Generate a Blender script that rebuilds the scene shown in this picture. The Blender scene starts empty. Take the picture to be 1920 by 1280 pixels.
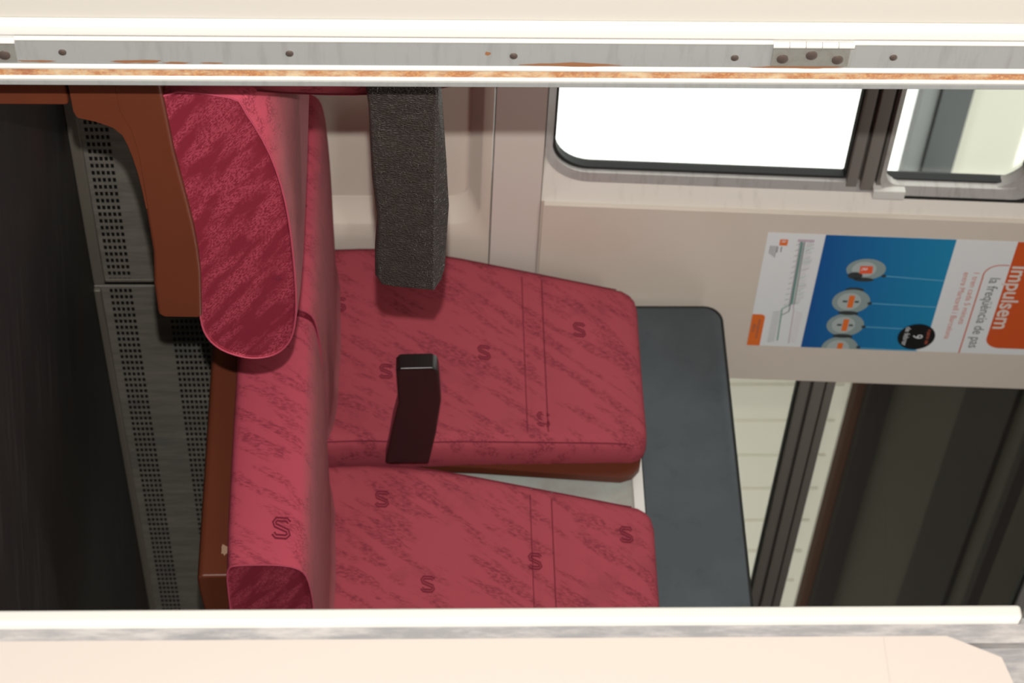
import bpy, bmesh, math, random
from mathutils import Vector, Matrix
from mathutils.bvhtree import BVHTree
random.seed(7)
S = bpy.context.scene
COL = S.collection

# ------------------------------------------------------------------ camera
# World: X runs along the carriage, Y across it towards the window wall, Z up.
# The picture was taken with the camera turned on its side.
TH = math.radians(37.3); PITCH = math.atan(195/4300)
EYE = Vector((0, 0, .61))
F0 = Vector((math.cos(TH), math.sin(TH), 0)); RT = Vector((math.sin(TH), -math.cos(TH), 0)); ZU = Vector((0, 0, 1))
FW = F0*math.cos(PITCH) + ZU*math.sin(PITCH)
UPV = ZU*math.cos(PITCH) - F0*math.sin(PITCH)
cam = bpy.data.cameras.new('camera'); co = bpy.data.objects.new('camera', cam); COL.objects.link(co)
cam.sensor_fit = 'HORIZONTAL'; cam.sensor_width = 22.3; cam.lens = 22.3*4300/1920
cam.clip_start = .05
m3 = Matrix((UPV, -RT, -FW)).transposed()
co.matrix_world = Matrix.Translation(EYE) @ m3.to_4x4()
cam.dof.use_dof = True; cam.dof.focus_distance = 3.05; cam.dof.aperture_fstop = 6.3
S.camera = co

# ------------------------------------------------------------------ daylight and the camera's flash
w = bpy.data.worlds.new('world'); S.world = w; w.use_nodes = True
bg = w.node_tree.nodes['Background']; bg.inputs[0].default_value = (.985, 1, .965, 1); bg.inputs[1].default_value = 1.9
fl = bpy.data.lights.new('camera_flash', 'POINT'); fl.energy = 480; fl.shadow_soft_size = .012; fl.color = (1, .985, .96)
fo = bpy.data.objects.new('camera_flash', fl); COL.objects.link(fo); fo.location = EYE - RT*.13
for i, x in enumerate((2.9, 5.4)):  # added fill lights for the carriage's ambient level, no fittings behind them
    al = bpy.data.lights.new('ambient_fill', 'AREA'); al.shape = 'RECTANGLE'; al.size = 1.6; al.size_y = .3; al.energy = 11; al.color = (1, .98, .95)
    ao = bpy.data.objects.new('ambient_fill', al); COL.objects.link(ao); ao.location = (x, 1.3, 2.42)
S.view_settings.view_transform = 'Standard'; S.view_settings.look = 'None'
S.view_settings.exposure = 0; S.view_settings.gamma = 1; S.view_settings.use_curve_mapping = False

# ------------------------------------------------------------------ materials
def lin(c): return tuple(((v/255)/12.92 if v/255 <= .04045 else ((v/255+.055)/1.055)**2.4) for v in c) + (1,)
class N:
    def __init__(s, name, base=(128, 128, 128), rough=.5, metal=0, spec=.5, raw=None):
        s.m = bpy.data.materials.new(name); s.m.use_nodes = True; s.t = s.m.node_tree
        s.p = s.t.nodes['Principled BSDF']; s.base = raw if raw else lin(base)
        s.p.inputs['Base Color'].default_value = s.base; s.p.inputs['Roughness'].default_value = rough
        s.p.inputs['Metallic'].default_value = metal; s.p.inputs['Specular IOR Level'].default_value = spec
        s.m.diffuse_color = s.base
    def n(s, kind, **k):
        nd = s.t.nodes.new(kind)
        for a, b in k.items():
            if a.startswith('i_'):
                key = a[2:]; key = int(key) if key.isdigit() else key.replace('_', ' ')
                nd.inputs[key].default_value = b
            else: setattr(nd, a, b)
        return nd
    def l(s, a, b): s.t.links.new(a, b)
    def co(s, rot=(0, 0, 0), scale=(1, 1, 1), loc=(0, 0, 0)):
        tc = s.n('ShaderNodeTexCoord'); r = s.n('ShaderNodeMapping'); r.vector_type = 'POINT'
        r.inputs['Rotation'].default_value = rot
        s.l(tc.outputs['Object'], r.inputs['Vector'])
        q = s.n('ShaderNodeMapping'); q.inputs['Scale'].default_value = scale; q.inputs['Location'].default_value = loc
        s.l(r.outputs[0], q.inputs[0]); return q.outputs[0]
    def noise(s, co, scale=5, detail=4, rough=.6):
        nd = s.n('ShaderNodeTexNoise', i_Scale=scale, i_Detail=detail, i_Roughness=rough); s.l(co, nd.inputs['Vector']); return nd.outputs[0]
    def ramp(s, fac, a, b, lo=0., hi=1.):
        r = s.n('ShaderNodeMapRange', i_From_Min=a, i_From_Max=b, i_To_Min=lo, i_To_Max=hi); s.l(fac, r.inputs[0]); return r.outputs[0]
    def mul(s, a, b, op='MULTIPLY'):
        r = s.n('ShaderNodeMath', operation=op)
        for i, v in enumerate((a, b)):
            if isinstance(v, (int, float)): r.inputs[i].default_value = v
            else: s.l(v, r.inputs[i])
        return r.outputs[0]
    def over(s, fac, col):
        r = s.n('ShaderNodeMix', data_type='RGBA'); s.l(fac, r.inputs[0])
        cur = s.p.inputs['Base Color']
        if cur.is_linked: s.l(cur.links[0].from_socket, r.inputs[6])
        else: r.inputs[6].default_value = s.base
        r.inputs[7].default_value = lin(col); s.l(r.outputs[2], cur)
    def bump(s, h, strength=.3, dist=.002):
        b = s.n('ShaderNodeBump', i_Strength=strength, i_Distance=dist); s.l(h, b.inputs['Height']); s.l(b.outputs[0], s.p.inputs['Normal'])

def fabric(name, base, streak, rot, hi, sheen=.0, dirt=(110, 50, 60), worn=False):
    k = N(name, base, .85, 0, .15)
    c = k.co(rot=rot, scale=(1, 1, 1))
    big = k.noise(k.co(rot=rot, scale=(30, 8, 44), loc=(3, 1, 2)), 1, 3, .55)
    fine = k.noise(k.co(rot=(math.radians(75), 0, 0), scale=(300, 90, 520)), 1, 3, .6)
    f = k.mul(k.ramp(big, .48, .58), k.ramp(fine, .46, .56))
    k.over(k.mul(f, hi), streak)
    d = k.noise(k.co(), 7, 5, .65)
    k.over(k.ramp(d, .56, .78, 0, .55), dirt)
    if worn:                                                     # greyed, dusty nap along the upper edge of the cushions
        tc = k.n('ShaderNodeTexCoord'); sx = k.n('ShaderNodeSeparateXYZ'); k.l(tc.outputs['Object'], sx.inputs[0])
        k.over(k.mul(k.ramp(k.mul(sx.outputs[2], k.ramp(d, 0, 1, -.006, .006), 'ADD'), .430, .450), .62), (128, 86, 86))
    wv = k.noise(k.co(), 900, 2, .5)
    k.bump(wv, .25, .0012)
    if sheen: k.p.inputs['Sheen Weight'].default_value = sheen; k.p.inputs['Sheen Roughness'].default_value = .4
    return k.m
M = {}
M['fab'] = fabric('rose_upholstery', (158, 68, 78), (108, 40, 52), (math.radians(57), 0, 0), .75)
M['cush'] = fabric('rose_cushion_upholstery', (166, 68, 82), (112, 38, 52), (math.radians(57), 0, 0), .7, 0, (118, 52, 62), True)
M['seam'] = N('dark_seam_thread', (104, 36, 48), .85, 0, .1).m
M['fabside'] = fabric('crimson_side_upholstery', (122, 24, 42), (196, 84, 104), (0, math.radians(0), 0), .0, .15)
# side cloth: light threads running diagonally in the X/Z plane
k = N('crimson_thread_upholstery', (112, 27, 42), .8, 0, .2)
rr = (0, math.radians(57), 0)
big = k.noise(k.co(rot=rr, scale=(40, 40, 9)), 1, 3, .55); fine = k.noise(k.co(rot=rr, scale=(560, 500, 200)), 1, 4, .65)
k.over(k.mul(k.mul(k.ramp(big, .44, .56), k.ramp(fine, .44, .54)), .7), (158, 62, 78))
k.bump(k.noise(k.co(), 900, 2, .5), .3, .0012); M['fabside'] = k.m
M['pipe'] = N('upholstery_piping', (158, 60, 78), .7, 0, .3).m
M['emb'] = N('woven_emblem_thread', (104, 32, 46), .85, 0, .1).m
k = N('brown_seat_shell', (90, 44, 27), .42, 0, .4)
k.over(k.ramp(k.noise(k.co(), 9, 6, .7), .45, .8, 0, .5), (80, 38, 24)); k.over(k.ramp(k.noise(k.co(), 60, 5, .7), .72, .76, 0, .8), (128, 96, 78))
k.bump(k.noise(k.co(), 40, 3, .5), .08, .002); M['shell'] = k.m
k = N('black_grained_leather', (46, 39, 36), .38, 0, .55)
v = k.n('ShaderNodeTexVoronoi', i_Scale=300.); v.feature = 'DISTANCE_TO_EDGE'
wob = k.n('ShaderNodeVectorMath', operation='ADD'); nz = k.n('ShaderNodeTexNoise', i_Scale=30.); k.l(k.co(), nz.inputs['Vector'])
sc = k.n('ShaderNodeVectorMath', operation='SCALE'); sc.inputs['Scale'].default_value = .012; k.l(nz.outputs['Color'], sc.inputs[0])
k.l(k.co(scale=(1, 1, .6)), wob.inputs[0]); k.l(sc.outputs[0], wob.inputs[1]); k.l(wob.outputs[0], v.inputs['Vector'])
k.bump(k.ramp(v.outputs['Distance'], 0, .25), .6, .0013)
k.over(k.ramp(k.noise(k.co(scale=(1, 1, 1)), 60, 4, .6), .45, .64, 0, .4), (58, 49, 45)); M['leather'] = k.m
k = N('dark_smooth_armrest', (27, 21, 20), .3, 0, .5); k.bump(k.noise(k.co(), 300, 3), .06, .001); M['arm2'] = k.m
k = N('charcoal_head_panel', (66, 73, 77), .5, 0, .4)
k.over(k.ramp(k.noise(k.co(), 6, 5, .6), .45, .7, 0, .5), (80, 88, 92)); k.over(k.ramp(k.noise(k.co(), 18, 6, .7), .56, .66, 0, .35), (50, 55, 59)); M['head'] = k.m
k = N('grey_back_panel', (166, 172, 164), .5); k.over(k.ramp(k.noise(k.co(), 12, 5), .4, .7, 0, .6), (146, 132, 126)); M['bpanel'] = k.m
k = N('beige_wall_laminate', (212, 201, 187), .5, 0, .35)
k.over(k.ramp(k.noise(k.co(), 3, 4), .45, .75, 0, .4), (198, 184, 168)); k.bump(k.noise(k.co(), 400, 2), .05, .001); M['wall'] = k.m
M['wall2'] = N('pale_wall_band', (212, 202, 192), .5, 0, .35).m
k = N('white_window_surround', (222, 216, 206), .4); k.over(k.ramp(k.noise(k.co(scale=(2, 1, 9)), 7, 5, .7),   .55, .75, 0, .25), (170, 158, 146)); M['surr'] = k.m
k = N('window_aluminium', (186, 182, 178), .38, .35); k.over(k.ramp(k.noise(k.co(scale=(1, 1, 5)), 14, 5, .7), .5, .7, 0, .5), (140, 134, 128)); M['alu'] = k.m
k = N('dull_mullion_metal', (122, 115, 108), .4, .2); M['mull'] = k.m
M['rub'] = N('black_rubber', (18, 20, 18), .6).m
k = N('window_glass', (255, 255, 255), .02); t = k.t
tr = t.nodes.new('ShaderNodeBsdfTransparent'); tr.inputs[0].default_value = (.965, .975, .96, 1); gl = t.nodes.new('ShaderNodeBsdfGlossy'); gl.inputs['Roughness'].default_value = .03
mx = t.nodes.new('ShaderNodeMixShader'); mx.inputs[0].default_value = .06
k.l(tr.outputs[0], mx.inputs[1]); k.l(gl.outputs[0], mx.inputs[2]); k.l(mx.outputs[0], t.nodes['Material Output'].inputs[0]); M['glass'] = k.m
k = N('cream_paint', (184, 180, 172), .45, 0, .35); k.over(k.ramp(k.noise(k.co(), 30, 6, .7), .64, .7, 0, .35), (182, 177, 168)); M['cream'] = k.m
M['profile'] = N('satin_white_profile', (160, 160, 155), .35).m; M['cream_dimmed'] = N('vestibule_cream_dimmed', (152, 144, 137), .5, 0, .3).m  # vestibule cream is the same paint, its colour darkened against the flash
M['bead'] = N('white_edge_bead', (214, 212, 206), .3).m
k = N('brushed_aluminium_strip', (158, 160, 158), .42, .25); k.over(k.ramp(k.noise(k.co(scale=(1, 1, 8)), 12, 4), .5, .75, 0, .4), (128, 128, 124)); M['strip'] = k.m
k = N('worn_grey_strip', (112, 111, 112), .5, .15); k.over(k.ramp(k.noise(k.co(scale=(5, 5, 1)), 14, 6, .7), .42, .66, 0, .75), (158, 154, 150)); M['worn'] = k.m
k = N('rusty_groove', (196, 178, 148), .6)
k.over(k.ramp(k.noise(k.co(scale=(1, 1, .5)), 40, 8, .75), .38, .56, 0, .85), (158, 92, 48)); k.over(k.ramp(k.noise(k.co(), 300, 5, .8), .50, .60, 0, .7), (206, 160, 106))
k.over(k.ramp(k.noise(k.co(), 9, 2), .60, .68, 0, .9), (132, 58, 34)); M['rust'] = k.m
k = N('rust_stain', (130, 88, 58), .7); M['stain'] = k.m
M['screw'] = N('dull_screw_metal', (96, 84, 78), .45, .5).m
k = N('hinge_steel', (150, 149, 142), .35, .4); k.over(k.ramp(k.noise(k.co(), 60, 5, .7), .45, .65, 0, .5), (128, 124, 116)); M['hinge'] = k.m
# floor: near-black linoleum with scuffs
k = N('dark_scuffed_lino', (27, 24, 24), .5, 0, .3)
k.over(k.ramp(k.noise(k.co(rot=(0, 0, .6), scale=(1.3, 12, 1)), 2.6, 6, .7), .5, .8, 0, .6), (66, 62, 60))
k.over(k.ramp(k.noise(k.co(), 2, 3), .55, .7, 0, .5), (48, 26, 22)); k.over(k.ramp(k.noise(k.co(), 120, 4), .74, .76, 0, .5), (110, 104, 98)); M['floor'] = k.m
# perforated heater cover
def duct_mat():
    k = N('perforated_heater_cover', (98, 94, 86), .55, .1, .3)
    k.over(k.ramp(k.noise(k.co(scale=(18, 1, 3)), 3, 6, .7), .4, .7, 0, .5), (134, 128, 118))
    k.over(k.ramp(k.noise(k.co(), 5, 4), .55, .7, 0, .4), (74, 80, 80))
    tc = k.n('ShaderNodeTexCoord'); sx = k.n('ShaderNodeSeparateXYZ'); k.l(tc.outputs['Object'], sx.inputs[0])
    def cell(o, p):
        a = k.mul(o, 1/p); b = k.n('ShaderNodeMath', operation='FRACT'); k.l(a, b.inputs[0]); c = k.mul(b.outputs[0], .5, 'SUBTRACT')
        d = k.n('ShaderNodeMath', operation='ABSOLUTE'); k.l(c, d.inputs[0]); return d.outputs[0]
    hx = k.ramp(cell(sx.outputs[0], .0195), .24, .30, 1, 0); hz = k.ramp(cell(sx.outputs[2], .0092), .27, .35, 1, 0)
    hole = k.mul(hx, hz)
    def band(a, b):
        return k.mul(k.mul(sx.outputs[2], a, 'GREATER_THAN'), k.mul(sx.outputs[2], b, 'LESS_THAN'))
    bands = k.mul(band(.0276, .0736), band(.138, .2116), 'ADD')
    hm = k.mul(hole, bands); k.over(hm, (12, 11, 10)); k.bump(k.ramp(hm, 0, 1, 1, 0), .5, .002)
    return k.m
M['duct'] = duct_mat()
M['ductlip'] = N('dull_duct_metal', (98, 92, 82), .5, .2).m
M['ceil'] = N('ceiling_panel', (196, 190, 180), .6).m
M['dark'] = N('vestibule_wall_laminate', (120, 108, 98), .6).m
# outdoors
k = N('ribbed_white_wall', (236, 230, 214), .6)
sxx = k.n('ShaderNodeSeparateXYZ'); tc = k.n('ShaderNodeTexCoord'); k.l(tc.outputs['Object'], sxx.inputs[0]); M['ribs'] = k.m
M['deck'] = N('dull_canopy_deck', (74, 70, 62), .8, 0, .1).m
M['deckbeam'] = N('dark_canopy_beam', (44, 38, 36), .7, 0, .1).m
M['fascia'] = N('brown_fascia', (70, 46, 34), .7, 0, .1).m
M['decklit'] = N('lit_awning_cream', (232, 230, 214), .7).m  # lit canopy underside, its brightness put into the cream colour
M['greybeam'] = N('grey_girder', (150, 154, 154), .5).m
M['darkgird'] = N('dark_grey_girder', (86, 90, 90), .5).m; M['chip'] = N('bare_patch_under_chipped_paint', (150, 118, 96), .7).m
M['ballast'] = N('track_ballast', (110, 104, 98), .9).m
for nm, c in dict(p_white=(226, 228, 228), p_blue=(22, 92, 156), p_blue2=(24, 124, 172), p_orange=(206, 84, 32), p_tag=(226, 112, 44), p_black=(16, 15, 14), p_grey=(96, 98, 100), p_green=(120, 160, 150), p_pink=(196, 176, 188),
                  p_redtext=(208, 120, 104), p_line=(206, 104, 78), p_string=(96, 168, 200), p_ball=(140, 156, 154), p_ball2=(172, 182, 180), p_ballsh=(52, 58, 58), p_mark=(228, 92, 54), p_cream=(222, 206, 196)).items():
    M[nm] = N('print_' + nm[2:], c, .6, 0, .25).m
# blue field gets lighter to the top of the sheet
k = N('print_blue_field', (20, 84, 150), .6, 0, .25); tc = k.n('ShaderNodeTexCoord'); sx = k.n('ShaderNodeSeparateXYZ'); k.l(tc.outputs['Object'], sx.inputs[0])
k.over(k.ramp(sx.outputs[2], .12, .40), (26, 134, 178)); M['p_blue'] = k.m

# ------------------------------------------------------------------ mesh helpers
def tag(o, label=None, cat=None, group=None, kind=None):
    for a, b in (('label', label), ('category', cat), ('group', group), ('kind', kind)):
        if b: o[a] = b
    return o
def sharpen(bm, ang=38):
    for e in bm.edges:
        if len(e.link_faces) == 2 and e.calc_face_angle(0) > math.radians(ang): e.smooth = False
def obj(name, bm, mats, parent=None, smooth=True, bev=0, seg=2, normals=True, loc=None, ang=38):
    if normals: bmesh.ops.recalc_face_normals(bm, faces=bm.faces)
    if loc: bmesh.ops.translate(bm, verts=bm.verts, vec=-Vector(loc))
    if smooth:
        for f in bm.faces: f.smooth = True
        if not bev: sharpen(bm, ang)
    me = bpy.data.meshes.new(name); bm.to_mesh(me); bm.free()
    for m in (mats if isinstance(mats, (list, tuple)) else [mats]): me.materials.append(m)
    o = bpy.data.objects.new(name, me); COL.objects.link(o)
    if loc: o.location = loc
    if parent: o.parent = parent
    if bev:
        b = o.modifiers.new('bevel', 'BEVEL'); b.width = bev; b.segments = seg; b.limit_method = 'ANGLE'; b.angle_limit = math.radians(40); b.harden_normals = False
        wn = o.modifiers.new('wn', 'WEIGHTED_NORMAL')
    return o
def empty(name, loc, label=None, cat=None, group=None, kind=None):
    o = bpy.data.objects.new(name, None); o.empty_display_size = .1; o.location = loc; COL.objects.link(o); return tag(o, label, cat, group, kind)
def box(bm, x0, x1, y0, y1, z0, z1, mi=0, fn=None):
    P = [(x, y, z) for x in (x0, x1) for y in (y0, y1) for z in (z0, z1)]
    vs = [bm.verts.new(fn(*p) if fn else p) for p in P]
    for q in ((0, 1, 3, 2), (4, 6, 7, 5), (0, 4, 5, 1), (2, 3, 7, 6), (0, 2, 6, 4), (1, 5, 7, 3)):
        f = bm.faces.new([vs[i] for i in q]); f.material_index = mi
    return vs
def bridge(bm, A, B, mi=0):
    n = len(A)
    for i in range(n):
        f = bm.faces.new((A[i], A[(i+1) % n], B[(i+1) % n], B[i])); f.material_index = mi
def loft(bm, rings, mi=0, cap=True):
    R = [[bm.verts.new(p) for p in r] for r in rings]
    for a, b in zip(R, R[1:]): bridge(bm, a, b, mi)
    if cap:
        bm.faces.new(R[0][::-1]).material_index = mi; bm.faces.new(R[-1]).material_index = mi
    return R
def crom(P, sub=4, closed=True):
    out = []; n = len(P)
    for i in range(n if closed else n-1):
        g = (lambda j: P[j % n]) if closed else (lambda j: P[min(max(j, 0), n-1)])
        p0, p1, p2, p3 = (Vector(g(i+k)) for k in (-1, 0, 1, 2))
        for s in range(sub):
            t = s/sub
            out.append(tuple(.5*((2*p1)+(p2-p0)*t+(2*p0-5*p1+4*p2-p3)*t*t+(-p0+3*p1-3*p2+p3)*t**3)))
    if not closed: out.append(tuple(P[-1]))
    return out
def rrect(x0, x1, z0, z1, r, n=6):
    r4 = r if isinstance(r, (list, tuple)) else [r]*4           # BL BR TR TL
    o = []
    for (cx, cz, a0, rr_) in ((x0+r4[0], z0+r4[0], 180, r4[0]), (x1-r4[1], z0+r4[1], 270, r4[1]), (x1-r4[2], z1-r4[2], 0, r4[2]), (x0+r4[3], z1-r4[3], 90, r4[3])):
        for i in range(n+1):
            a = math.radians(a0+90*i/n); o.append((cx+rr_*math.cos(a), cz+rr_*math.sin(a)))
    return o
def tube(bm, pts, r, n=6, closed=False, mi=0):
    pts = [Vector(p) for p in pts]; R = []; m = len(pts)
    for i, p in enumerate(pts):
        a = pts[(i-1) % m] if (closed or i) else p; b = pts[(i+1) % m] if (closed or i < m-1) else p
        d = (b-a).normalized(); u = d.cross(Vector((.3, .5, .81))).normalized(); v = d.cross(u)
        if i:                                                    # keep the frame from twisting
            u = (pu - d*pu.dot(d)).normalized(); v = d.cross(u)
        pu = u
        R.append([bm.verts.new(p+u*r*math.cos(2*math.pi*j/n)+v*r*math.sin(2*math.pi*j/n)) for j in range(n)])
    for a, b in zip(R, R[1:]): bridge(bm, a, b, mi)
    if closed: bridge(bm, R[-1], R[0], mi)
    else: bm.faces.new(R[0][::-1]).material_index = mi; bm.faces.new(R[-1]).material_index = mi
def disc(bm, c, ax, r, h, n=16, mi=0, dome=0):
    ax = Vector(ax).normalized(); u = ax.orthogonal().normalized(); v = ax.cross(u); c = Vector(c)
    rings = [[c+ax*(hh)+(u*math.cos(2*math.pi*j/n)+v*math.sin(2*math.pi*j/n))*rr_ for j in range(n)] for hh, rr_ in ((0, r), (h*.6, r), (h, r*.8))]
    loft(bm, rings, mi)

# ------------------------------------------------------------------ carriage shell
T0 = 3.1
def lean(z): return .046*max(0, z-.88)
def wl(l, dep, z): return (l, T0-lean(z)-dep, z)                  # a point on the leaning window wall, dep = distance into the room
def struct(name, bm, mats, **k): return tag(obj(name, bm, mats, **k), kind='structure')
bm = bmesh.new(); box(bm, -1.2, 8.2, -.9, 3.16, -.05, 0); struct('floor', bm, M['floor'], smooth=False)
bm = bmesh.new(); box(bm, -1.2, 8.2, -.9, 3.09, 2.44, 2.5); struct('ceiling', bm, M['ceil'], smooth=False)
bm = bmesh.new(); box(bm, -1.2, 8.2, -.95, -.9, -.05, 2.5); struct('wall_right', bm, M['dark'], smooth=False)
bm = bmesh.new(); box(bm, -1.25, -1.2, -.95, 3.16, -.05, 2.5); struct('wall_rear', bm, M['dark'], smooth=False)
bm = bmesh.new(); box(bm, 8.2, 8.25, -.95, 3.16, -.05, 2.5); struct('wall_front', bm, M['dark'], smooth=False)
# window wall, made of boards round the two windows
W1 = (2.02, 3.587, .885, 1.95); W2 = (4.05, 6.3, .885, 2.25)
bm = bmesh.new()
wb = lambda l0, l1, z0, z1, d0, d1, mi=0: box(bm, l0, l1, d0, d1, z0, z1, mi, wl)
wb(-1.2, 8.2, -.03, .14, -.06, 0)                               # foot of the wall
wb(-1.2, 2.1, .14, .780, -.06, 0); wb(3.72, 8.2, .14, .780, -.06, 0); wb(2.1, 3.72, .14, .780, -.06, -.034)
outer = rrect(2.1, 3.72, .14, .780, .001, 6)
for dd, dd2, ia, ib in ((0, 0, 0, .0),):
    inn = rrect(2.3, 3.668, .33, .762, .055, 6); inn1 = rrect(2.304, 3.664, .334, .758, .052, 6); inn2 = rrect(2.33, 3.63, .356, .742, .045, 6); inn3 = rrect(2.345, 3.615, .37, .735, .04, 6)
    rs = []
    for ring, d in ((outer, -.034), (outer, 0), (inn, 0), (inn1, -.003), (inn2, -.027), (inn3, -.032), (inn3, -.035)):
        rs.append([bm.verts.new(wl(a, d, z)) for a, z in ring])
    for a, b in zip(rs, rs[1:]): bridge(bm, a, b)
wb(-1.2, W1[0], .885, 2.46, -.06, 0); wb(W1[1], W2[0], .885, 2.46, -.06, 0); wb(W2[1], 8.2, .885, 2.46, -.06, 0)
wb(W1[0], W1[1], W1[3], 2.46, -.06, 0); wb(W2[0], W2[1], W2[3], 2.46, -.06, 0)
struct('wall_left', bm, M['wall'], bev=.0)
bm = bmesh.new(); box(bm, -1.2, 8.2, -.06, .0015, .7835, .8835, 0, wl); struct('trim_1', bm, M['wall2'], smooth=False)
# lighter filler moulding in the shadow gap
# raised pillar panel between the windows (the poster hangs on it)
bm = bmesh.new()
ring = rrect(3.587, 4.163, .889, 2.3, .004, 3)
loft(bm, [[wl(a, 0, z) for a, z in ring], [wl(a, .010, z) for a, z in ring], [wl(3.587+(a-3.587)*.996+.001, .013, z) for a, z in ring]])
struct('trim_2', bm, M['wall'], smooth=True)

def win_ring(bm, o, i, ro, ri, d0, d1, mi=0, slope=0):
    A = rrect(*o, ro, 8); B = rrect(*i, ri, 8)
    rings = [[wl(a, d0, z) for a, z in A], [wl(a, d1, z) for a, z in A], [wl(a, d1-slope, z) for a, z in B], [wl(a, d0, z) for a, z in B]]
    R = [[bm.verts.new(p) for p in r] for r in rings]
    for a, b in zip(R, R[1:]+R[:1]): bridge(bm, a, b, mi)
def window(name, W, inner, split, r):
    l0, l1, z0, z1 = inner; e = empty(name, (l1, T0, z0), kind='structure'); e.location = (0, 0, 0)
    bm = bmesh.new(); win_ring(bm, (W[0], W[1], W[2], W[3]), (l0-.026, l1+.026, z0-.018, z1+.026), .001, r+.02, -.05, .002, slope=.022)
    obj('window_surround', bm, M['surr'], e, ang=30)
    bm = bmesh.new(); win_ring(bm, (l0-.026, l1+.026, z0-.018, z1+.026), (l0-.004, l1+.004, z0-.003, z1+.004), r+.02, r+.002, -.045, -.012, slope=.006)
    obj('window_frame', bm, M['alu'], e, ang=30)
    # sliding rails of the mullion
    bm = bmesh.new()
    for a, b, d in ((split[0], split[0]+.022, -.014), (split[0]+.022, split[0]+.028, -.026), (split[0]+.028, split[0]+.054, -.006), (split[0]+.054, split[0]+.060, -.024), (split[0]+.060, split[1], -.012)):
        box(bm, l0-.012, l1+.014, -.045, d, a, b, 0, wl)
    obj('mullion', bm, M['mull'], e, bev=.0015)
    for nm, (a, b, c, d), rr_ in (('lower', (l0, l1, z0, split[0]), [r, r, .004, .004]), ('upper', (l0, l1, split[1], z1), [.012, .012, .035, .035])):
        bm = bmesh.new(); win_ring(bm, (a-.005, b+.005, c-.005, d+.005) if nm == 'lower' else (a-.005, b+.005, c-.002, d+.005), (a+.003, b-.003, c+.003, d-.003), [x+.006 for x in rr_], rr_, -.048, -.028)
        obj('gasket', bm, M['rub'], e)
        bm = bmesh.new(); ring = rrect(a-.004, b+.004, c-.004, d+.004, rr_, 8)
        loft(bm, [[wl(x, -.040, z) for x, z in ring], [wl(x, -.036, z) for x, z in ring]])
        obj('pane', bm, M['glass'], e)
    return e
w1 = window('window_1', W1, (2.1, 3.512, .905, 1.87), (1.508, 1.580), .075)
# frame of the upper sliding leaf and its latch block
bm = bmesh.new(); win_ring(bm, (2.08, 3.535, 1.572, 1.90), (2.104, 3.513, 1.584, 1.874), .05, .035, -.03, -.004, slope=.008); obj('sliding_leaf_frame', bm, M['alu'], w1, ang=30)
bm = bmesh.new(); box(bm, 3.515, 3.541, -.02, .004, 1.562, 1.628, 0, wl); obj('latch', bm, M['bead'], w1, bev=.002)
bm = bmesh.new(); box(bm, 3.536, 3.548, -.03, -.006, 1.628, 1.88, 0, wl); obj('seal_strip', bm, M['rub'], w1, bev=.002)
w2 = window('window_2', W2, (4.1, 6.2, .905, 2.2), (1.508, 1.588), .075)

# heater duct along the foot of the window wall
d = empty('heating_duct', (3.0, 2.95, 0), 'long grey perforated metal heater cover along the floor below the windows', 'heater')
for a, b, y, lip in ((1.99, 3.502, 2.818, .022), (3.506, 8.0, 2.806, .014)):
    bm = bmesh.new(); box(bm, a, b, y, y+.006, .0, .226); box(bm, a, b, y+.006, 3.098, .220, .226)
    obj('cover_panel', bm, M['duct'], d, loc=None, bev=.002).location = (0, 0, 0)
    bm = bmesh.new(); box(bm, a, b, y-.012, y, 0, lip); obj('bottom_lip', bm, M['ductlip'], d, bev=.003)
    bm = bmesh.new(); box(bm, b-.006, b+.002, y-.004, y, lip, .224); obj('joint_strip', bm, M['ductlip'], d, bev=.001)
for ch in d.children: ch.location = -Vector(d.location)

# ------------------------------------------------------------------ double seats
def emblem(bm, tree, cx, cz, size, sgn, ray, mi, rot=0):
    # woven letter-like S: drawn with its top towards +Y and its width along Z
    pts = [(.42, .30), (.30, .44), (-.28, .44), (-.40, .28), (-.34, .12), (.34, -.12), (.40, -.30), (.26, -.44), (-.30, -.44), (-.44, -.28)]
    for off, th in ((-.085, .052), (.085, .052)):
        base = [Vector(p) for p in pts]; q = []
        for i, p in enumerate(base):                             # double outline: one line each side of the letter's spine
            t = (base[min(i+1, len(base)-1)]-base[max(i-1, 0)]).normalized(); q.append(p+Vector((-t.y, t.x))*off)
        prev = None
        for i, p in enumerate(q):
            a = q[max(i-1, 0)]; b = q[min(i+1, len(q)-1)]; t = (b-a).normalized(); n = Vector((-t.y, t.x))
            row = []
            for s in (-1, 1):
                pp = p+n*th*s; cs, sn = math.cos(rot), math.sin(rot); pp = Vector((pp.x*cs-pp.y*sn, pp.x*sn+pp.y*cs))
                y, z = cx+pp.y*size*1.25, cz+pp.x*size
                o, dr = ray(y, z); h = tree.ray_cast(o, dr)
                row.append(None if h[0] is None else bm.verts.new(h[0]-dr*.0006))
            if prev and None not in row and None not in prev:
                try: bm.faces.new((prev[0], prev[1], row[1], row[0])).material_index = mi
                except ValueError: pass
            prev = row
def tree_of(bm): bm.normal_update(); return BVHTree.FromBMesh(bm)

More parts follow.
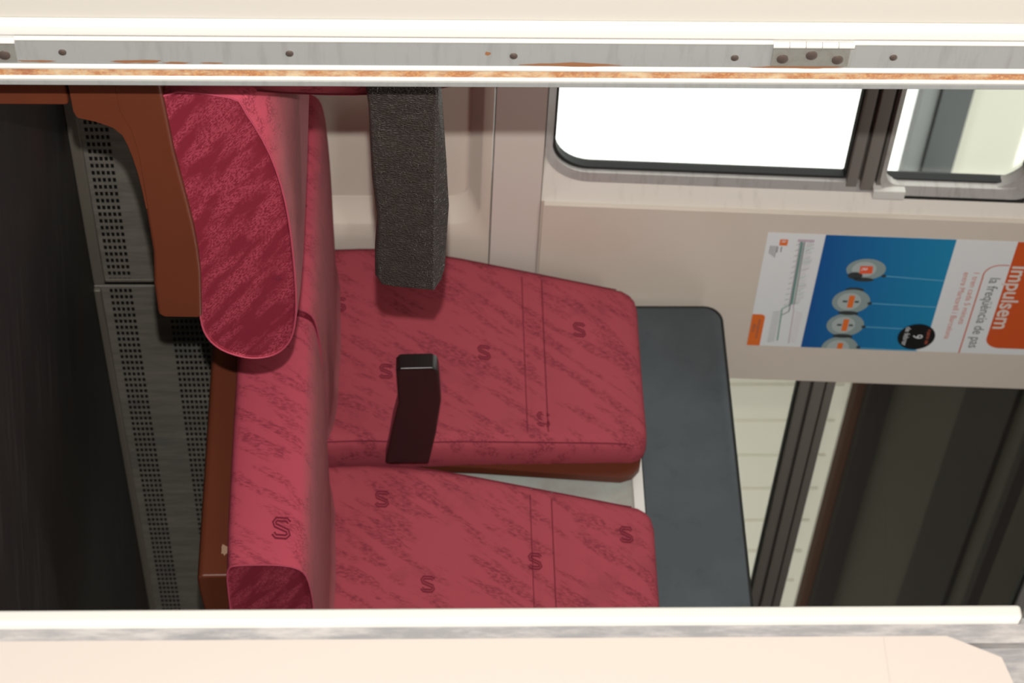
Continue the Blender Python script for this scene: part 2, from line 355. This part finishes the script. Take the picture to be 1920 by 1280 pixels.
P0 = [(0, .298), (.12, .305), (.246, .317), (.36, .320), (.45, .317), (.495, .323), (.525, .341), (.542, .368), (.546, .392), (.538, .416), (.518, .434), (.485, .446), (.42, .453), (.31, .453), (.2, .447), (.106, .431), (.03, .405), (0, .385)]
P1 = [(0, .311), (.12, .318), (.246, .322), (.36, .318), (.45, .312), (.50, .313), (.533, .330), (.550, .358), (.554, .388), (.548, .418), (.528, .440), (.49, .454), (.42, .461), (.31, .463), (.2, .465), (.106, .468), (.03, .470), (0, .465)]
P0B = [(0, .311), (.12, .311), (.246, .311), (.36, .310), (.45, .310), (.505, .311), (.536, .316), (.545, .330), (.547, .362), (.545, .398), (.534, .425), (.505, .441), (.42, .449), (.31, .450), (.2, .447), (.106, .440), (.03, .432), (0, .420)]
P1B = [(0, .309), (.12, .309), (.246, .309), (.36, .308), (.45, .308), (.507, .308), (.540, .313), (.551, .330), (.555, .362), (.553, .402), (.540, .432), (.505, .449), (.42, .458), (.31, .461), (.2, .463), (.106, .464), (.03, .464), (0, .460)]
def arec(z):                                                     # backrest front face, distance in front of the hinge line
    K = [(.38, -.005), (.45, .003), (.53, .007), (.62, 0), (.72, -.012), (.85, -.035), (1.0, -.062), (1.10, -.082)]
    for (a, b), (c, e) in zip(K, K[1:]):
        if z <= c: u = (z-a)/(c-a); u = max(0, u); return b+(e-b)*u
    return K[-1][1]
def double_seat(name, label, X, s, cs, arms, tip_sh, emb=(), boxy=False, armtip=.37, shell_t=(2.004, 3.06), mirror_leg=True):
    root = empty(name, (X, 2.53, 0), label, 'seat', 'facing double seats')
    def pt(a, t, z): return (X+s*a, t, z)
    def add(nm, bm, m, par=root, **k):
        # bake relative to the root, wherever the part hangs
        bmesh.ops.translate(bm, verts=bm.verts, vec=-Vector(root.location)); return obj(nm, bm, m, par, **k)
    seats = ((2.0, 2.522), (2.538, 3.068)); BQ = ((2.261, .262, .047), (2.818, .250, .045))
    for si, (t0, t1) in enumerate(seats):
        # --- cushion
        bm = bmesh.new(); rings = []
        A = crom(P0B if boxy else P0, 3); B = crom(P1B if boxy else P1, 3)
        W = t1-t0
        for b, f, sh in ((0.0035, 0, .006), (0, 0, 0), (.012, .22, 0), (.03, .48, 0), (.06, .75, 0), (.11, .95, 0), (W*.35, 1, 0), (W*.5, 1.06, 0)):
            r = []
            for (a, z), (a2, z2) in zip(A, B):
                aa, zz = a+(a2-a)*f, z+(z2-z)*f
                aa = .27+(aa-.27)*(1-sh*2); zz = .385+(zz-.385)*(1-sh*8)
                r.append((aa*cs, b, zz))
            rings.append(r)
        full = rings + [[(a, W-b, z) for a, b, z in r] for r in rings[-2::-1]]
        if si == 0 and not emb:                                  # flat D-shaped side panel of its own cloth
            pass
        full = [[pt(a, t0+b, z) for a, b, z in r] for r in full]
        R = loft(bm, full)
        for f in bm.faces:
            if len(f.verts) > 4: f.material_index = 1
            c = f.calc_center_median()
            if abs(c.y-t0) < .0034 or abs(c.y-t1) < .0034: f.material_index = 1
        tr = tree_of(bm)
        for e in emb:
            if e[0] == 'c%d' % si: emblem(bm, tr, e[1], e[2], .03, 1, lambda y, z: (Vector((X+s*1.2, y, z)), Vector((-s, 0, 0))), 2, e[3])
        cu = add('seat_cushion', bm, [M['cush'], M['fabside'], M['emb']], ang=30, normals=True)
        bm = bmesh.new()
        for yy in (t0+.001, t1-.001):
            bm = bmesh.new(); tube(bm, [pt(a*cs, yy, z) for a, z in A],   .0015, 6, True); add('piping', bm, M['pipe'], cu)
        # --- backrest
        tc, HW, TP = BQ[si]; bm = bmesh.new(); rings = []
        zs = [.40, .405, .42, .46, .53, .60, .66, .72, .78, .84, .846, .852, .858, .886, .892, .898, .95, 1.0, 1.04, 1.062, 1.078, 1.088, 1.093]
        for z in zs:
            hw = HW-TP*max(0, min(1, (z-.62)/.42)); th = .100-.03*(z-.4)/.69
            inset = 0
            if z > 1.05: q = (z-1.05)/.043; inset = .030*(1-math.sqrt(max(0, 1-q*q)))
            if z < .42: inset = .012
            gro = .0028 if z in (.852, .892) else 0
            a0 = arec(z)-inset*.6-gro; hw -= inset; th -= inset
            rr_ = .026; ring = []
            # cross-section, front edge with bolsters then sides and back
            for i in range(13):
                u = -1+2*i/12; ring.append((tc+u*(hw-rr_), a0-.006*(1-u*u)+.0))
            for j in range(1, 6):
                an = math.radians(90-90*j/5); ring.append((tc+hw-rr_+rr_*math.cos(an), a0-rr_+rr_*math.sin(an)))
            ring += [(tc+hw+.003, a0-th*.6), (tc+hw-.004, a0-th), (tc, a0-th), (tc-hw+.004, a0-th), (tc-hw-.003, a0-th*.6)]
            for j in range(0, 5):
                an = math.radians(180-90*j/5); ring.append((tc-hw+rr_+rr_*math.cos(an), a0-rr_+rr_*math.sin(an)))
            rings.append([pt(a, t, z) for t, a in ring])
        loft(bm, rings); tr = tree_of(bm)
        for e in emb:
            if e[0] == 'b%d' % si: emblem(bm, tr, e[1], e[2], .026, 1, lambda y, z: (Vector((X+s*1.2, y, z)), Vector((-s, 0, 0))), 1, 0)
        bk = add('backrest', bm, [M['fab'], M['emb']], ang=60)
        for sd in (-1, 1):
            pl = []; bm = bmesh.new()                            # seam of the cover
            for z in [.42+.03*i for i in range(22)]:
                hw = HW-TP*max(0, min(1, (z-.62)/.42)); pl.append(pt(arec(z)-.0075, tc+sd*(hw-.0065), z))
            tube(bm, pl, .0013, 5); add('seam_piping', bm, M['seam'], bk)
        for zz in (.848, .890):
            bm = bmesh.new(); n = 12; tube(bm, [pt(arec(zz)-.0062*(1-(-1+2*i/n)**2)-.0003, tc+(-1+2*i/n)*(HW-TP*min(1, (zz-.62)/.42)-.028), zz) for i in range(n+1)], .0009, 5)
            add('cross_seam', bm, M['seam'], bk)
        # --- brown shell behind the backrest
        bm = bmesh.new(); rings = []
        for z in [.30, .45, .6, .75, .9, 1.0, 1.04, 1.065, 1.08, 1.084]:
            th = .100-.03*(z-.4)/.69; a1 = arec(max(z, .45))-th-.001; hw = .238; ins = 0
            if z > 1.03: q = min(1, (z-1.03)/.054); ins = .05*(1-math.sqrt(max(0, 1-q*q)))
            hw -= ins; dp = .045-.012*(z-.3)/.8
            ring = [(tc-hw, a1), (tc+hw, a1), (tc+hw, a1-dp*.5), (tc+hw-.02, a1-dp), (tc-hw+.02, a1-dp), (tc-hw, a1-dp*.5)]
            rings.append([pt(a, t, z) for t, a in ring])
        loft(bm, rings); add('back_shell', bm, M['shell'], ang=30)
    # --- seat tray, the brown pan both cushions lie in
    prof = [(-.06, .240), (.02, .243), (.055, .254), (.10, .2595), (.2, .262), (.3, .264), (.37, .259), (tip_sh-.008, .259), (tip_sh, .266), (tip_sh+.001, .317), (tip_sh-.004, .320), (.34, .3255), (.29, .325), (.24, .3225), (.18, .317), (.1, .309), (-.06, .300)]
    bm = bmesh.new(); loft(bm, [[pt(a, t, z) for a, z in prof] for t in shell_t]); add('seat_tray', bm, M['shell'], bev=.006, seg=3)
    # --- curved bracket and leg under the aisle end
    for ta, tb in ((shell_t[0]+.0005, shell_t[0]+.05),):
        br = [(-.10, .186), (.022, .188), (.034, .192), (.041, .214), (.052, .2345), (.066, .2450), (.085, .2500), (.108, .2540), (.14, .2580), (.18, .2608), (.21, .2622), (.21, .265), (-.10, .263)]
        br = [(a, z) for a, z in br]
        bm = bmesh.new(); loft(bm, [[pt(a, t, z) for a, z in br] for t in (ta, tb)]); add('bracket', bm, M['shell'], bev=.004)
        bm = bmesh.new(); box(bm, X-s*.10 if s > 0 else X-.015, X+.015 if s > 0 else X+.10, ta+.003, tb, 0, .184); add('leg', bm, M['shell'], bev=.005)
    # --- pale panel behind the shells and the charcoal panel above it
    bm = bmesh.new(); box(bm, *sorted((X-s*.176, X-s*.186)), 2.02, 3.04, .30, 1.07); add('back_panel', bm, M['bpanel'])
    bm = bmesh.new(); box(bm, *sorted((X-s*.170, X-s*.188)), 2.015, 3.045, 1.066, 1.088); add('panel_strip', bm, M['bead'], bev=.002)
    ring = rrect(2.0, 3.042, 1.089, 1.282, [.004, .004, .035, .035], 8)
    bm = bmesh.new(); loft(bm, [[pt(a, t, z) for t, z in [(tc_+(t-tc_)*k_, 1.18+(z-1.18)*k_) for t, z in ring]] for a, k_, tc_ in ((-.171, .99, 2.52), (-.174, 1, 2.52), (-.197, 1, 2.52), (-.200, .99, 2.52))])
    add('headrest_panel', bm, M['head'], ang=30)
    rim = [(2.0, 1.10)] + [(2.0, 1.247)] + [(2.035-.035*math.cos(math.radians(a)), 1.247+.035*math.sin(math.radians(a))) for a in range(15, 91, 15)] + [(3.007+.035*math.sin(math.radians(a)), 1.247+.035*math.cos(math.radians(a))) for a in range(0, 91, 15)] + [(3.042, 1.10)]
    bm = bmesh.new(); tube(bm, [pt(-.176, t, z) for t, z in rim], .0055, 8); add('panel_rim', bm, M['rub'])
    # --- armrests
    for ty, tw, tip, mat, mode in arms:
        if mode == 'down':
            pr = [(-.06, .555), (.0, .560), (.136, .563), (.22, .569), (.29, .565), (tip-.032, .565), (tip-.013, .573), (tip-.008, .59), (tip, .648), (tip-.006, .657), (tip-.03, .661), (.21, .665), (.135, .661), (0, .653), (-.06, .650)]
        elif mode == 'slim':
            pr = [(.012, .566), (.03, .568), (.06, .572), (.13, .580), (.21, .592), (tip-.012, .588), (tip-.002, .594), (tip, .655), (tip-.006, .664), (tip-.02, .667), (.22, .672), (.12, .664), (.05, .655), (.012, .650)]
        else:
            pr = [(-.085+.075*u-.0, z) for u, z in ((0, .64), (.9, .60), (1.05, .66), (.9, .80), (.5, .96), (.35, .99), (-.2, .99), (-.25, .9), (-.05, .78))]
        # side faces slope in a little from the lower edge; the aisle side flares near the root
        bm = bmesh.new(); tt = (ty, ty+.004, ty+tw-.004, ty+tw) if mode != 'down' else (ty, ty+.003, ty+.018, ty+tw)
        rings = []
        ca = sum(p[0] for p in pr)/len(pr); cz = sum(p[1] for p in pr)/len(pr)
        for i, t in enumerate(tt):
            r = []
            for a, z in pr:
                kk = .92 if i in (0, 3) else 1
                zz = cz+(z-cz)*kk; aa = ca+(a-ca)*(1-(1-kk)*.16)
                dt = 0
                if mode == 'down' and i < 2: zz = min(zz, .645+.003*i)
                r.append(pt(aa, t+dt, zz))
            rings.append(r)
        loft(bm, rings); add('armrest', bm, mat, bev=.0035, seg=3)
    return root
S_FAR = [('b1', 2.914, .470), ('b1', 2.744, .566), ('b1', 2.81, .765), ('b1', 2.895, .965), ('b1', 2.655, .881),
         ('b0', 2.436, .560), ('b0', 2.252, .647), ('b0', 2.321, .853), ('b0', 2.40, 1.035), ('b0', 2.15, .95), ('c0', 2.07, .400, 0), ('c1', 2.75, .38, .4)]
far = double_seat('double_seat', 'far pair of rose-red seats facing the camera, with a charcoal panel on top', 3.70, -1, .855,
                  ((2.512, .036, .322, M['arm2'], 'slim'), (3.012, .042, .395, M['arm2'], 'slim'), (1.975, .04, .3, M['arm2'], 'up')),   .415, S_FAR, True, shell_t=(2.012, 3.06))
near = double_seat('double_seat', 'near crimson seat seen from its side, grained black armrest, beside the hinged metal frame', 2.12, 1, 1.0,
                   ((1.985, .045, .371, M['leather'], 'down'), (2.51, .042, .36, M['arm2'], 'slim'), (3.012, .042, .36, M['arm2'], 'slim')), .445, [('b0', 2.3, .9), ('b1', 2.8, .8)], shell_t=(1.995, 3.06))

def patch(name, cx, cy, cz, ax, r1, r2, m, par, n=14):
    bm = bmesh.new(); P = []
    for i in range(n):
        a = 2*math.pi*i/n; k1 = random.uniform(.6, 1.25); u, v_ = r1*k1*math.cos(a), r2*k1*math.sin(a)
        P.append(bm.verts.new(Vector((cx, cy+u, cz+v_) if ax == 'x' else (cx+u, cy, cz+v_))-Vector(par.location)))
    bm.faces.new(P); return obj(name, bm, m, par, smooth=False)
patch('chipped_paint', 3.2838, 2.062, .303, 'x', .012, .008, M['chip'], far)
patch('grease_spot', 2.480, 1.9994, .430, 'y', .006, .004, M['emb'], near)
# ------------------------------------------------------------------ poster on the pillar panel
PL, PZ, PD = 3.647, 1.361, .0133
def poster():
    bm = bmesh.new(); mats = []
    def mi(k):
        if M[k] not in mats: mats.append(M[k])
        return mats.index(M[k])
    def q(u, v, lay): return wl(PL+u, PD+.0004+lay*.00022, PZ+v)
    def poly(pts, k, lay): bm.faces.new([bm.verts.new(q(u, v, lay)) for u, v in pts]).material_index = mi(k)
    def rect(u0, u1, v0, v1, k, lay): poly([(u0, v0), (u1, v0), (u1, v1), (u0, v1)], k, lay)
    def ell(cu, cv, ru, rv, k, lay, n=28): poly([(cu+ru*math.cos(2*math.pi*i/n), cv+rv*math.sin(2*math.pi*i/n)) for i in range(n)], k, lay)
    def line(a, b, wd, k, lay):
        a, b = Vector(a), Vector(b); n = (b-a).normalized().orthogonal()*wd/2
        poly([tuple(a-n), tuple(b-n), tuple(b+n), tuple(a+n)], k, lay)
    def path(pts, wd, k, lay):
        for a, b in zip(pts, pts[1:]): line(a, b, wd, k, lay)
    def text(s, u, v, h, k, lay, width=None, wx=1, bold=0):
        c = bpy.data.curves.new('t', 'FONT'); c.body = s; c.size = 1; c.offset = bold; o = bpy.data.objects.new('t', c); COL.objects.link(o)
        bpy.context.view_layer.update(); dg = bpy.context.evaluated_depsgraph_get(); me = o.evaluated_get(dg).to_mesh()
        xs = [p.co.x for p in me.vertices]; x0, x1 = min(xs), max(xs); sy = h/.7; sx_ = (width/(x1-x0)) if width else sy*wx
        vs = [bm.verts.new(q(u+(p.co.x-x0)*sx_, v+p.co.y*sy, lay)) for p in me.vertices]; kk = mi(k)
        for f in me.polygons:
            try: bm.faces.new([vs[i] for i in f.vertices]).material_index = kk
            except ValueError: pass
        o.evaluated_get(dg).to_mesh_clear(); bpy.data.objects.remove(o); bpy.data.curves.remove(c)
    # paper
    vs = [[bm.verts.new(wl(PL+u, dd, PZ+v)) for u, v in ((0, 0), (.388, 0), (.388, .62), (0, .62))] for dd in (PD, PD+.0004)]
    bridge(bm, vs[0], vs[1], mi('p_white')); bm.faces.new(vs[1]).material_index = mi('p_white'); bm.faces.new(vs[0][::-1]).material_index = mi('p_white')
    # blue photograph, its lower part slightly deeper
    bl = [(0, .121), (.388, .121)] + [(.388, .372), (.380, .380), (.372, .386), (.355, .392), (.335, .395)] + [(0, .395)]
    poly(bl, 'p_blue', 1)
    # hanging balls with their strings, a flat printed picture
    for i, (cu, cv, rx, ry) in enumerate(((.108, .222, .035, .042), (.219, .207, .041, .041), (.302, .207, .040, .041), (.388, .207, .044, .041))):
        n = 28; pts = [(cu+rx*math.cos(2*math.pi*j/n+math.radians(0)), cv+ry*math.sin(2*math.pi*j/n)) for j in range(n)]
        hi = [(cu+rx*.72*math.cos(2*math.pi*j/n), cv-.004+ry*.62*math.sin(2*math.pi*j/n)) for j in range(n)]
        if i: top = (cu+.004, cv+ry)
        else:
            top = (cu+.020, cv+ry*.98)
        clip = lambda L: [(min(u, .3878), v) for u, v in L]
        poly(clip(pts), 'p_ball', 3); poly(clip(hi), 'p_ball2', 4)
        if i == 0: ell(cu+.022, cv-.020, .012, .016, 'p_ballsh', 5)
        else: ell(cu-.040, cv+.002, .008, .020, 'p_ballsh', 2)
        if i < 3: ell(cu+rx*.98, cv, .007, .022, 'p_ballsh', 5)
        ell(min(top[0], .38), top[1], .005, .005, 'p_ballsh', 5)
        end = [(.137, .394), (.228, .394), (.31, .394), (.386, .380)][i]
        line((min(top[0], .383), top[1]), end, .0032, 'p_string', 3)
        if i == 0: poly([(cu-.011, cv-.014), (cu+.015, cv-.012), (cu+.013, cv+.015), (cu-.012, cv+.013)], 'p_mark', 6); text('R', cu-.005, cv-.010, .013, 'p_white', 7)
        else:
            u1 = min(cu+.021, .3875); rect(cu-.021, u1, cv-.006, cv+.006, 'p_tag', 6)
            if i < 3: rect(cu-.003, cu+.003, cv-.018, cv-.008, 'p_ballsh', 6); rect(cu-.003, cu+.003, cv+.008, cv+.017, 'p_ballsh', 6)
    # black roundel
    ell(.334, .369, .046, .041, 'p_black', 8, 36)
    text('9', .326, .361, .022, 'p_white', 9); text('de febrer', .300, .341, .012, 'p_white', 9, .066); text('a partir del', .306, .391, .008, 'p_line', 9, .052)
    # headline block
    arc = [(.366-.035+.035*math.sin(math.radians(a)), .559-.035*math.cos(math.radians(a))) for a in range(0, 91, 15)]
    poly([(0, .524)] + arc + [(.366, .6195), (0, .6195)], 'p_orange', 1)
    text('Impulsem', .080, .530, .036, 'p_cream', 3, .216, bold=.018)
    text('la freqüència de pas', .122, .490, .023, 'p_grey', 3, .245)
    path([(.388, .4735), (.125, .4735)] + [(.112-.034*math.sin(math.radians(a)), .507-.034*math.cos(math.radians(a))) for a in range(0, 91, 15)] + [(.078, .522)], .003, 'p_line', 2)
    text('1 tren cada 5 minuts', .106, .452, .013, 'p_redtext', 3, .178)
    text('entre Martorell i Barcelona', .106, .431, .013, 'p_redtext', 3, .232)
    # route map, emblem, small print
    rect(.020, .040, .028, .045, 'p_tag', 2); text('R', .024, .031, .010, 'p_white', 3)
    for i, wd in enumerate((.018, .020)): rect(.044, .044+wd, .033-.008*i, .035-.008*i, 'p_grey', 2)
    for i in range(4): rect(.042, .080-.004*i, .022-.004*i, .0235-.004*i, 'p_grey', 2)
    for o, kk, wd in ((0, 'p_green', .006), (.006, 'p_grey', .002), (-.004, 'p_pink', .0015)):
        path([(.025, .074+o), (.236, .080+o)], wd, kk, 2)
    path([(.236, .080), (.254, .062), (.367, .066)], .003, 'p_green', 2); path([(.236, .084), (.258, .088), (.376, .092)], .0022, 'p_pink', 2)
    path([(.236, .078), (.262, .078), (.276, .064)], .002, 'p_grey', 2); rect(.018, .026, .065, .100, 'p_pink', 2)
    for i in range(34):
        u = .032+i*.0062; ln = .010+.012*random.random(); line((u, .084), (u-.006, .084+ln), .0011, random.choice(['p_grey', 'p_pink', 'p_green']), 3)
        if i % 3 == 0: line((u, .071), (u+.005, .064), .0011, 'p_grey', 3)
        line((u, .0735), (u, .0805), .0018, 'p_grey', 3)
    for i in range(15):
        u = .262+i*.0075; line((u, .060), (u+.006, .044), .0011, 'p_grey', 3); line((u, .093), (u+.006, .108), .0011, 'p_pink', 3)
    tagp = [(.276, .0005), (.3875, .0005), (.3875, .029), (.286, .029)] + [(.286-.010*math.sin(math.radians(a)), .019+.010*math.cos(math.radians(a))) for a in (30, 60, 90)]
    poly(tagp, 'p_tag', 2); text('www.gencat.cat', .292, .016, .007, 'p_grey', 3, .07); text('Informa-te', .310, .006, .007, 'p_grey', 3, .03)
    return obj('poster', bm, mats, None, smooth=False, normals=False, loc=(PL, T0, PZ))
po = poster(); tag(po, 'white, blue and orange paper poster fixed on the beige panel between the windows', 'poster')

# ------------------------------------------------------------------ hinged locker front and frame on the left
YT = 1.852
bm = bmesh.new(); box(bm, -.3, 1.838, YT+.002, YT+.03, .02, 2.3)
d1 = struct('door_1', bm, M['cream'], bev=.003)
def vbar(name, x0, x1, y0, y1, m, z0=0, z1=2.4, par=None, bev=.003):
    b_ = bmesh.new(); box(b_, x0, x1, y0, y1, z0, z1); return obj(name, b_, m, par, bev=bev, seg=3)
vbar('edge_bead', 1.8385, 1.8595, YT-.006, YT+.03, M['bead'], par=d1, z0=.02, z1=2.3, bev=.005)
fr = empty('trim_3', (1.9, YT, 0), kind='structure')
def fbar(*a, **k):
    o = vbar(*a, par=fr, **k); o.location = -Vector(fr.location); return o
fbar('frame_back', 1.862, 1.944, YT+.012, YT+.05, M['strip'], bev=.001)
fbar('frame_bead', 1.8635, 1.8695, YT-.003, YT+.012, M['bead'], bev=.0025)
fbar('frame_strip', 1.8695, 1.9085, YT, YT+.012, M['strip'], bev=.001)
fbar('frame_ridge', 1.9085, 1.9165, YT-.0018, YT+.012, M['bead'], bev=.003)
fbar('rusted_channel', 1.9160, 1.9275, YT+.0005, YT+.012, M['rust'], bev=.0005)
fbar('end_bead', 1.9275, 1.934, YT-.0015, YT+.012, M['bead'], bev=.0025)
fbar('grey_edge', 1.934, 1.944, YT, YT+.012, M['strip'], bev=.002)
for x, z in ((1.889, .218), (1.889, .475), (1.891, .731), (1.892, .986), (1.890, 1.170), (1.89, 1.42), (1.89, 1.68), (1.89, 1.95)):
    bm = bmesh.new(); disc(bm, (x, YT, z), (0, -1, 0), .0046, .0016); o = obj('screw', bm, M['screw'], fr); o.location = -Vector(fr.location)
bm = bmesh.new()                                                # small rust stains bled from the channel
for x, z, rx, rz in ((1.903, .30, .0025, .03), (1.905, .345, .0015, .015), (1.905, .385, .0012, .012), (1.9045, .80, .003, .055), (1.887, .701, .003, .0035), (1.9035, .185, .0016, .022), (1.907, 1.06, .0022, .05)):
    n = 16; bm.faces.new([bm.verts.new((x+rx*(1+random.uniform(-.35, .35))*math.cos(2*math.pi*i/n), YT-.0004, z+rz*(1+random.uniform(-.3, .3))*math.sin(2*math.pi*i/n))) for i in range(n)])
o = obj('rust_marks', bm, M['stain'], fr, smooth=False); o.location = -Vector(fr.location)
for zc in (.121, 1.0735, 2.03):                                 # butt hinges
    bm = bmesh.new(); box(bm, 1.868, 1.9035, YT-.0022, YT-.0002, zc-.045, zc+.045)
    h = obj('hinge', bm, M['hinge'], d1, bev=.0006)
    bm = bmesh.new()
    for i in range(5):
        a = zc-.047+i*.0188; loft(bm, [[(1.8655+.0042*math.cos(math.radians(30*j)), YT-.005+.0042*math.sin(math.radians(30*j)), z) for j in range(12)] for z in (a+.0004, a+.0184)])
    obj('hinge_knuckle', bm, M['bead'], h)
    for x, dz in ((1.891, -.0325), (1.885, .0005), (1.892, .0315)):
        bm = bmesh.new(); disc(bm, (x, YT-.0022, zc+dz), (0, -1, 0), .0068, .0018); disc(bm, (x, YT-.004, zc+dz), (0, -1, 0), .0032, .0003, 6); obj('hinge_screw', bm, M['screw'], h)
bm = bmesh.new(); box(bm, 1.862, 1.90, YT+.055, 3.16, 0, 2.45); box(bm, -.3, 1.862, 3.05, 3.10, 0, 2.45); box(bm, -.34, -.3, YT, 3.1, 0, 2.45); box(bm, -.3, 1.944, YT+.002, 3.1, 2.3, 2.45)
struct('wall_partition', bm, M['cream'], smooth=False)

# ------------------------------------------------------------------ right-hand jamb
jr = empty('trim_4', (1.93, 1.1, 0), kind='structure')
def jbar(nm, x0, x1, y0, y1, m, z0=0, z1=2.4, bev=.003):
    o = vbar(nm, x0, x1, y0, y1, m, z0, z1, jr, bev); o.location = -Vector(jr.location); return o
jbar('jamb_core', 1.9455, 1.985, 1.046, 1.140, M['worn'], bev=.002)
jbar('white_profile', 1.930, 1.958, 1.1305, 1.146, M['profile'], z0=.01, z1=1.212, bev=.004)
jbar('bright_edge', 1.926, 1.946, 1.1265, 1.1305, M['bead'], z0=.01, z1=1.208, bev=.0015)
jbar('worn_strip', 1.934, 1.946, 1.1050, 1.1265, M['worn'], bev=.001)
bm = bmesh.new(); ring = [(1.104, .01), (1.104, 1.130), (1.098, 1.143), (1.080, 1.180), (1.0, 1.2), (-.9, 1.2), (-.9, .01)]
loft(bm, [[(x, y, z) for y, z in ring] for x in (1.918, 1.945)])
for zz in (1.068,):
    box(bm, 1.9175, 1.9181, .6, 1.103, zz, zz+.0015)
struct('wall_vestibule', bm, M['cream_dimmed'], bev=.003)
bm = bmesh.new(); box(bm, 1.950, 1.985, -.9, 1.045, 0, 2.45); struct('wall_screen', bm, M['wall'], smooth=False)
bm = bmesh.new(); box(bm, 1.90, 1.985, .9, 1.98, 2.4, 2.45); struct('trim_5', bm, M['strip'], smooth=False)

# ------------------------------------------------------------------ outside the windows
bm = bmesh.new(); box(bm, -8, 40, 3.25, 4.2, -1.0, -.9); struct('ground', bm, M['ballast'], smooth=False)
bm = bmesh.new(); box(bm, -8, 40, 4.2, 9, -.9, -.05); struct('floor_platform', bm, M['deck'], smooth=False)
bm = bmesh.new(); x = 6.62
box(bm, 6.62, 18, 5.84, 5.87, -.05, 2.62)
while x < 14: box(bm, x, x+.010, 5.833, 5.84, 0, 2.5); x += .27
st = obj('station_wall', bm, M['ribs'], smooth=False); tag(st, 'pale ribbed station wall outside the right-hand window, above the charcoal panel', 'wall')
cn = empty('platform_canopy', (8, 5, 2.5), 'dark canopy with beams over the platform outside the right-hand window', 'canopy')
def cpart(nm, m, *b):
    bm = bmesh.new()
    for q_ in b: box(bm, *q_)
    o = obj(nm, bm, m, cn, smooth=False); o.location = -Vector(cn.location)
cpart('fascia_board', M['fascia'], (6.9, 18, 5.74, 5.826, 2.53, 2.64))
cpart('fascia_rail', M['deckbeam'], (6.9, 18, 5.66, 5.72, 2.56, 2.66))
cpart('deck', M['deck'], (6.72, 18, 4.9, 5.9, 2.66, 2.70), (5.62, 18, 4.2, 4.9, 2.66, 2.70)); cpart('riser', M['deck'], (4.95, 18, 4.2, 4.26, 2.70, 2.9)); cpart('upper_deck', M['deck'], (4.95, 18, 1.2, 4.25, 2.9, 2.94))
cpart('girder', M['deckbeam'], (5.62, 18, 4.447, 4.873, 2.64, 2.66))
cpart('edge_rail', M['deckbeam'], (5.62, 18, 4.20, 4.25, 2.62, 2.66))
for i in range(8): cpart('rafter', M['greybeam'], (5.3+i*.45, 5.36+i*.45, 2.2, 4.2, 2.82, 2.9))
aw = empty('platform_awning', (6.2, 5.8, 2.5), 'lit cream awning with grey girders seen through the upper pane of the left window', 'awning')
def apart(nm, m, *b):
    bm = bmesh.new()
    for q_ in b: box(bm, *q_)
    o = obj(nm, bm, m, aw, smooth=False); o.location = -Vector(aw.location)
apart('pale_girder', M['greybeam'], (4.5, 6.71, 5.78, 5.85, 2.50, 2.56)); apart('dark_girder', M['darkgird'], (4.5, 6.71, 5.76, 5.85, 2.565, 2.68))
apart('awning_panel', M['decklit'], (4.5, 6.71, 5.8, 5.86, 2.68, 3.3))
